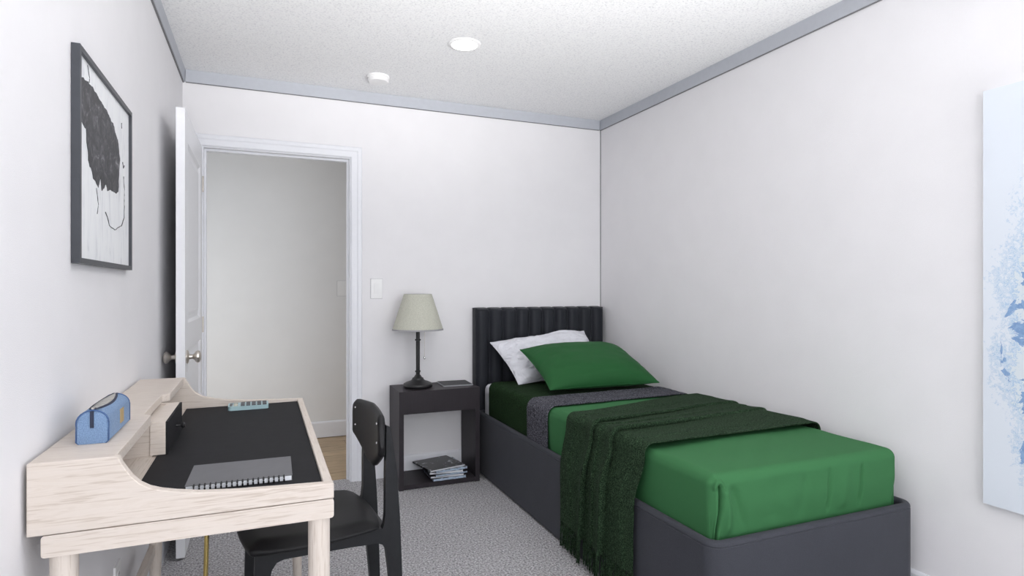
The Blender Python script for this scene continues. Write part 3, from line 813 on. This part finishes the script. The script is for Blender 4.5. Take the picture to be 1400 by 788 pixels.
# mattress
MX0, MX1, MY0, MY1, MZ0, MZ1 = 1.343, 2.202, 1.560, 3.712, .286, .580
def rounded_box(x0, x1, y0, y1, z0, z1, r, xs, ys, zs, bottom=True, sides='xXyY', disp=None, org=(0, 0, 0)):
    bm = bmesh.new(); cache = {}
    def V(p):
        key = (round(p[0], 5), round(p[1], 5), round(p[2], 5))
        if key in cache: return cache[key]
        q = Vector(p); c = Vector((min(max(p[0], x0+r), x1-r), min(max(p[1], y0+r), y1-r), min(max(p[2], z0+(r if bottom else 0)), z1-r)))
        d = q-c
        if d.length > 1e-6: n = d.normalized(); q = c+n*r*1.0
        else: n = Vector((0, 0, 1))
        if disp: q = disp(q, n)
        v = bm.verts.new(q-Vector(org)); cache[key] = v; return v
    def face(a, b, mk):
        for i in range(len(a)-1):
            for j in range(len(b)-1):
                vs = [V(mk(a[i], b[j])), V(mk(a[i+1], b[j])), V(mk(a[i+1], b[j+1])), V(mk(a[i], b[j+1]))]
                if len(set(vs)) == 4: bm.faces.new(vs)
    face(xs, ys, lambda a, b: (a, b, z1))
    if bottom: face(xs, ys, lambda a, b: (a, b, z0))
    if 'y' in sides: face(xs, zs, lambda a, b: (a, y0, b))
    if 'Y' in sides: face(xs, zs, lambda a, b: (a, y1, b))
    if 'x' in sides: face(ys, zs, lambda a, b: (x0, a, b))
    if 'X' in sides: face(ys, zs, lambda a, b: (x1, a, b))
    return bm
def lin(a, b, n): return [a+(b-a)*i/n for i in range(n+1)]
bm = rounded_box(MX0, MX1, MY0, MY1, MZ0, MZ1, .04, lin(MX0, MX1, 40), lin(MY0, MY1, 80), lin(MZ0, MZ1, 16), org=(1.777, 2.626, 0))
mt = obj('mattress', bm, M['white_cloth'], loc=(1.777, 2.626, 0), smooth='all')
tag(mt, 'white mattress, its edge showing at the head of the bed frame', 'mattress')

# green cover over the foot half
GX0, GX1, GY0, GZ1 = 1.331, 2.223, 1.524, .600
def green_disp(q, n):
    q = q.copy()
    # fabric softness
    q += n*(.0025*fbm(q, 5, 2))
    side = sstep(.585, .54, q.z)
    if n.y < -.5:                         # front face: shallow vertical folds and pull lines
        for fx, w, a in ((1.86, .007, .012), (2.02, .006, .016), (1.93, .03, -.007), (1.60, .04, .004), (1.73, .02, .004)):
            q.y += a*gs(q.x-fx-.02*(q.z-.5), w)*sstep(.40, .44, q.z)*sstep(.58, .53, q.z)*1.0
        q.y += .012*sstep(.50, .40, q.z)          # tuck in towards the frame
        # pleat bulge beside the corner seam, running down to the right
        t_ = (.570-q.z)/.17
        if 0 < t_ < 1.1:
            q.y -= .017*gs(q.x-(GX0+.048+.022*t_), .018)*sstep(0, .15, t_)*sstep(1.1, .8, t_)
            q.y += .010*gs(q.x-(GX0+.080+.070*t_), .016)*sstep(0, .2, t_)*sstep(1.1, .5, t_)
    if n.x < -.5:
        q.x += .006*sstep(.50, .40, q.z)
        q.x += .0022*math.sin(q.y*34+2*fbm(q, 4))*sstep(2.45, 2.6, q.y)*side
    if abs(n.x) > .3 and q.x > 2:
        q.x -= .010*gs(q.y-1.60, .02)*side
    # seam groove on the corner and the arch above it
    d = (q.x-(GX0+.0275+.004*math.sin((q.z-.4)*16)))
    if n.y < -.15 and q.x < GX0+.14:
        g = gs(d, .0034)*sstep(.574, .564, q.z)
        q += -n*.017*g
        rr = math.hypot((q.x-(GX0+.029))/.80, (q.z-.556)*.8)
        q += n*.0100*gs(rr-.017, .0065)*sstep(.548, .563, q.z)
        q += n*.0030*gs(d+.010, .006)*sstep(.552, .540, q.z)
        q += n*.0030*gs(d-.011, .006)*sstep(.552, .540, q.z)
    q.z += .004*gs(q.x-1.75, .3)*sstep(1.55, 1.8, q.y)*(1 if n.z > .5 else 0)
    return q
xs = lin(GX0, GX0+.12, 90)[:-1]+lin(GX0+.12, GX1, 110)
ys = lin(GY0, GY0+.06, 24)[:-1]+lin(GY0+.06, 2.80, 110)
zs = lin(.375, GZ1, 56)
bm = rounded_box(GX0, GX1, GY0, 3.2, .375, GZ1, .036, xs, ys, zs, bottom=False, sides='xXy', disp=green_disp, org=(1.777, 2.1, 0))
gc = obj('bed_cover', bm, M['green'], loc=(1.777, 2.1, 0), smooth='all'); solid(gc, .004)
tag(gc, 'bright green satin cover tucked over the foot of the mattress', 'bed cover')

def sleeve(name, y0, y1, off, mat, label, cat, slant=0.0, zlow=.385, ny=40, amp=.002, lip=True, xs0=0):
    """a band of cloth wrapped over the mattress from side to side"""
    x0, x1, zt, r = GX0-off, GX1+off, GZ1+off, .036+off
    path = [(x0+.006, zlow)]
    for k in range(8): path.append((x0+.003*(1-k/7), zlow+(zt-r-zlow)*(k+1)/8))
    for k in range(1, 10):
        a = PI-PI/2*k/9; path.append((x0+r+r*math.cos(a), zt-r+r*math.sin(a)))
    for k in range(1, 40): path.append((x0+r+(x1-x0-2*r)*k/40, zt))
    for k in range(0, 10):
        a = PI/2-PI/2*k/9; path.append((x1-r+r*math.cos(a), zt-r+r*math.sin(a)))
    for k in range(1, 9): path.append((x1, zt-r-(zt-r-zlow)*k/8))
    n = len(path)-1
    cx, cy = 1.777, (y0+y1)/2
    def fn(u, v):
        i = min(n, int(round(u*n))); x, z = path[i]
        y = y0+(y1-y0)*v+slant*(x-x0)/.9+.006*fbm((x, z, y0), 6)*(1 if v in (0, 1) else .4)
        e = amp*fbm((x, y, z), 14)
        rim = sstep(0, .06, v)*sstep(0, .06, 1-v)
        dz = e*rim
        if z < zt-r: x += (-1 if x < 1.7 else 1)*(abs(dz)+.001)
        else: z += dz+abs(e)
        if zt-r <= z and x > x0 and x < x1: pass
        return (x-cx, y-cy, z)
    bm = grid(fn, n, ny)
    o = obj(name, bm, mat, loc=(cx, cy, 0), smooth='all'); solid(o, .006, 1)
    return tag(o, label, cat)
sleeve('blanket', 2.90, 3.56, .001, M['dkgreen'], 'dark green wool blanket beneath the pillows at the head of the bed', 'blanket', ny=60)
sleeve('blanket', 2.70, 2.945, .010, M['greyknit'], 'grey knit blanket band between the dark green and bright green bedding', 'blanket', slant=.03, ny=40)

# throw ------------------------------------------------------------
def throw_bm():
    zt = .620; xl = 1.318; R = .036
    path = [(2.238, .52), (2.240, .56)]
    for k in range(0, 9):
        a = PI/2*k/8; path.append((2.205+R*math.cos(a), zt-R+R*math.sin(a)))
    for k in range(1, 60): path.append((2.205-(2.205-xl-R)*k/60, zt))
    for k in range(0, 11):
        a = PI/2+PI/2*k/10; path.append((xl+R+R*math.cos(a), zt-R+R*math.sin(a)))
    for k in range(1, 56):
        t_ = k/55; path.append((xl-.030*sstep(0, .45, t_)-.004*t_, zt-R-(zt-R-.125)*t_))
    n = len(path)-1; NS = 120
    L = [0]
    for a, b in zip(path, path[1:]): L.append(L[-1]+math.dist(a, b))
    ridges = [(.64, .045, .034, .4), (.38, .055, .038, 1.3), (.52, .04, .010, 2.0), (.86, .05, .005, 3.1), (.13, .07, .006, 4.4)]
    def fn(i, s):
        x, z = path[i]
        a, b = path[max(0, i-1)], path[min(n, i+1)]
        tx, tz = b[0]-a[0], b[1]-a[1]; l = math.hypot(tx, tz); nx, nz = tz/l, -tx/l      # outward normal
        onx = sstep(1.33, 2.24, x)
        yn = 1.868+.025*onx; yf = 2.485+.165*onx
        hang = sstep(.58, .40, z) if x < 1.5 else 0
        yn += .030*hang-.004*sstep(.4, .15, z)*(1 if x < 1.5 else 0); yf += -.002*hang
        h = .0; yb = 0
        for s0, w, amp, ph in ridges:
            sc = s0+.035*math.sin((2.24-x)*4.0+ph)*onx+(.02*math.sin(z*9+ph) if x < 1.4 else 0)
            fade = (1-.55*onx)
            d_ = (s-sc)
            g_ = math.exp(-abs(d_)/w)*(1-math.exp(-abs(d_)/.006)*.25) if d_ > 0 else gs(d_, w*.35)
            h += amp*g_*fade*(.65+.35*hang if x < 1.5 else .65)
            yb += amp*.75*g_*fade
        # soft valley next to each ridge is left by the gaussian flanks
        h += .0040*fbm((x*1.2, s*1.6, z*1.2), 2.2, 2)+.0015
        h = max(h, -.001)
        y = yn+(yf-yn)*s-yb+.006*fbm((x, z, s), 4)*(1 if s in (0.0, 1.0) else .3)
        return Vector((x+nx*h, y, z+nz*h))
    bm = bmesh.new()
    V = [[bm.verts.new(fn(i, j/NS)) for j in range(NS+1)] for i in range(n+1)]
    for i in range(n):
        for j in range(NS): bm.faces.new((V[i][j], V[i+1][j], V[i+1][j+1], V[i][j+1]))
    hem = [V[n][j].co.copy() for j in range(NS+1)]
    return bm, hem
bm, hem = throw_bm()
tor = Vector((1.75, 2.2, 0))
for v in bm.verts: v.co -= tor
th = obj('throw_blanket', bm, M['throw'], loc=tuple(tor), smooth='all'); solid(th, .005, 1)
tag(th, 'dark forest green fringed throw draped across the bed and down its side', 'throw')
bm = bmesh.new()
rnd = random.Random(3)
for k in range(0, 121):
    if k % 2: continue
    for q in range(2):
        p = hem[k]+Vector((rnd.uniform(-.003, .001), rnd.uniform(-.003, .003), .004))
        ln = p.z-.010-rnd.uniform(0, .016)
        pts = []; dx = rnd.uniform(-.008, .003); dy = rnd.uniform(-.007, .007)
        for s_ in range(6):
            a = s_/5; pts.append(p+Vector((dx*a+.0015*math.sin(a*9+k), dy*a+.002*math.sin(a*7+k*2), -ln*a))-tor)
        tube(pts, [.0026, .0028, .0028, .0026, .0024, .0018], 5, bm)
fo = obj('fringe', bm, M['throw'], th); fo['kind'] = 'stuff'

# pillows ----------------------------------------------------------
def pillow(name, corners, thick, mat, label, seed, wr=.006, N=56, up=None, sag=0.0, pinch=.06, crease=0):
    bl, br, tr, tl = [Vector(c) for c in corners]
    cen = (bl+br+tr+tl)/4
    nrm = (br-bl).cross(tl-bl).normalized()
    def P(u, v, sgn):
        p = bl*(1-u)*(1-v)+br*u*(1-v)+tr*u*v+tl*(1-u)*v
        a, b = 2*u-1, 2*v-1
        # edges bow inwards between the corners
        p += (cen-p)*pinch*((1-a*a)*b*b+(1-b*b)*a*a)*.9
        prof = ((1-a**4)*(1-b**4))**.55*(1-.12*(a*a+b*b))
        w = wr*fbm((u*3+seed, v*3, sgn), 1.5, 4)*prof+wr*1.2*fbm((u*2+seed, v*7, sgn+4), 2.2, 3)*prof*max(abs(a), abs(b))**2
        if crease:                        # pulled creases radiating from the lower left
            for k in range(7):
                ang = .25+.22*k; d_ = (u-.02)*math.sin(ang)-(v-.12)*math.cos(ang)
                d_ += .015*fbm((u*4, v*4, k), 1.5)
                w += .019*math.exp(-abs(d_)/.015)*prof*sstep(.03, .2, u)*sstep(.75, .3, u)*(1 if sgn > 0 else .3)*(1 if k % 2 else -.8)
            w += .020*abs(fbm((u*5+1, v*9, 2), 1.3, 3))*prof*sstep(.7, .1, v)
        h = thick*(.62 if sgn > 0 else .38)*prof
        return p+nrm*(sgn*h+w)
    bm = bmesh.new(); T_ = [[None]*(N+1) for _ in range(N+1)]; B_ = [[None]*(N+1) for _ in range(N+1)]
    for i in range(N+1):
        for j in range(N+1):
            u = .5-.5*math.cos(PI*i/N); v = .5-.5*math.cos(PI*j/N)
            T_[i][j] = bm.verts.new(P(u, v, 1)-cen)
            B_[i][j] = T_[i][j] if i in (0, N) or j in (0, N) else bm.verts.new(P(u, v, -1)-cen)
    for i in range(N):
        for j in range(N):
            bm.faces.new((T_[i][j], T_[i+1][j], T_[i+1][j+1], T_[i][j+1]))
            bm.faces.new((B_[i][j], B_[i][j+1], B_[i+1][j+1], B_[i+1][j]))
    o = obj(name, bm, mat, loc=tuple(cen), smooth='all')
    # seam piping around the edge
    loop = [T_ for T_ in ()]
    pts = [P(.5-.5*math.cos(PI*i/N), 0, 1)-cen for i in range(N)]+[P(1, .5-.5*math.cos(PI*i/N), 1)-cen for i in range(N)]+[P(.5+.5*math.cos(PI*i/N), 1, 1)-cen for i in range(N)]+[P(0, .5+.5*math.cos(PI*i/N), 1)-cen for i in range(N)]
    cl = [pts[0]]
    for q in pts[1:]:
        if (q-cl[-1]).length > .003: cl.append(q)
    obj('seam', tube(cl, .0022, 6, closed=True), mat, o, smooth='all')
    return tag(o, label, 'pillow')
pillow('pillow', ((1.455, 3.385, .612), (2.12, 3.42, .640), (2.085, 3.690, .905), (1.372, 3.665, .850)), .15, M['creased'], 'creased white pillow leaning on the headboard behind the green one', 3.3, wr=.020, crease=1)
pillow('pillow', ((1.474, 2.985, .640), (2.175, 2.94, .645), (2.125, 3.345, .835), (1.470, 3.40, .825)), .155, M['greenpil'], 'deep green pillow propped in front of the white pillow', 8.1, wr=.005)
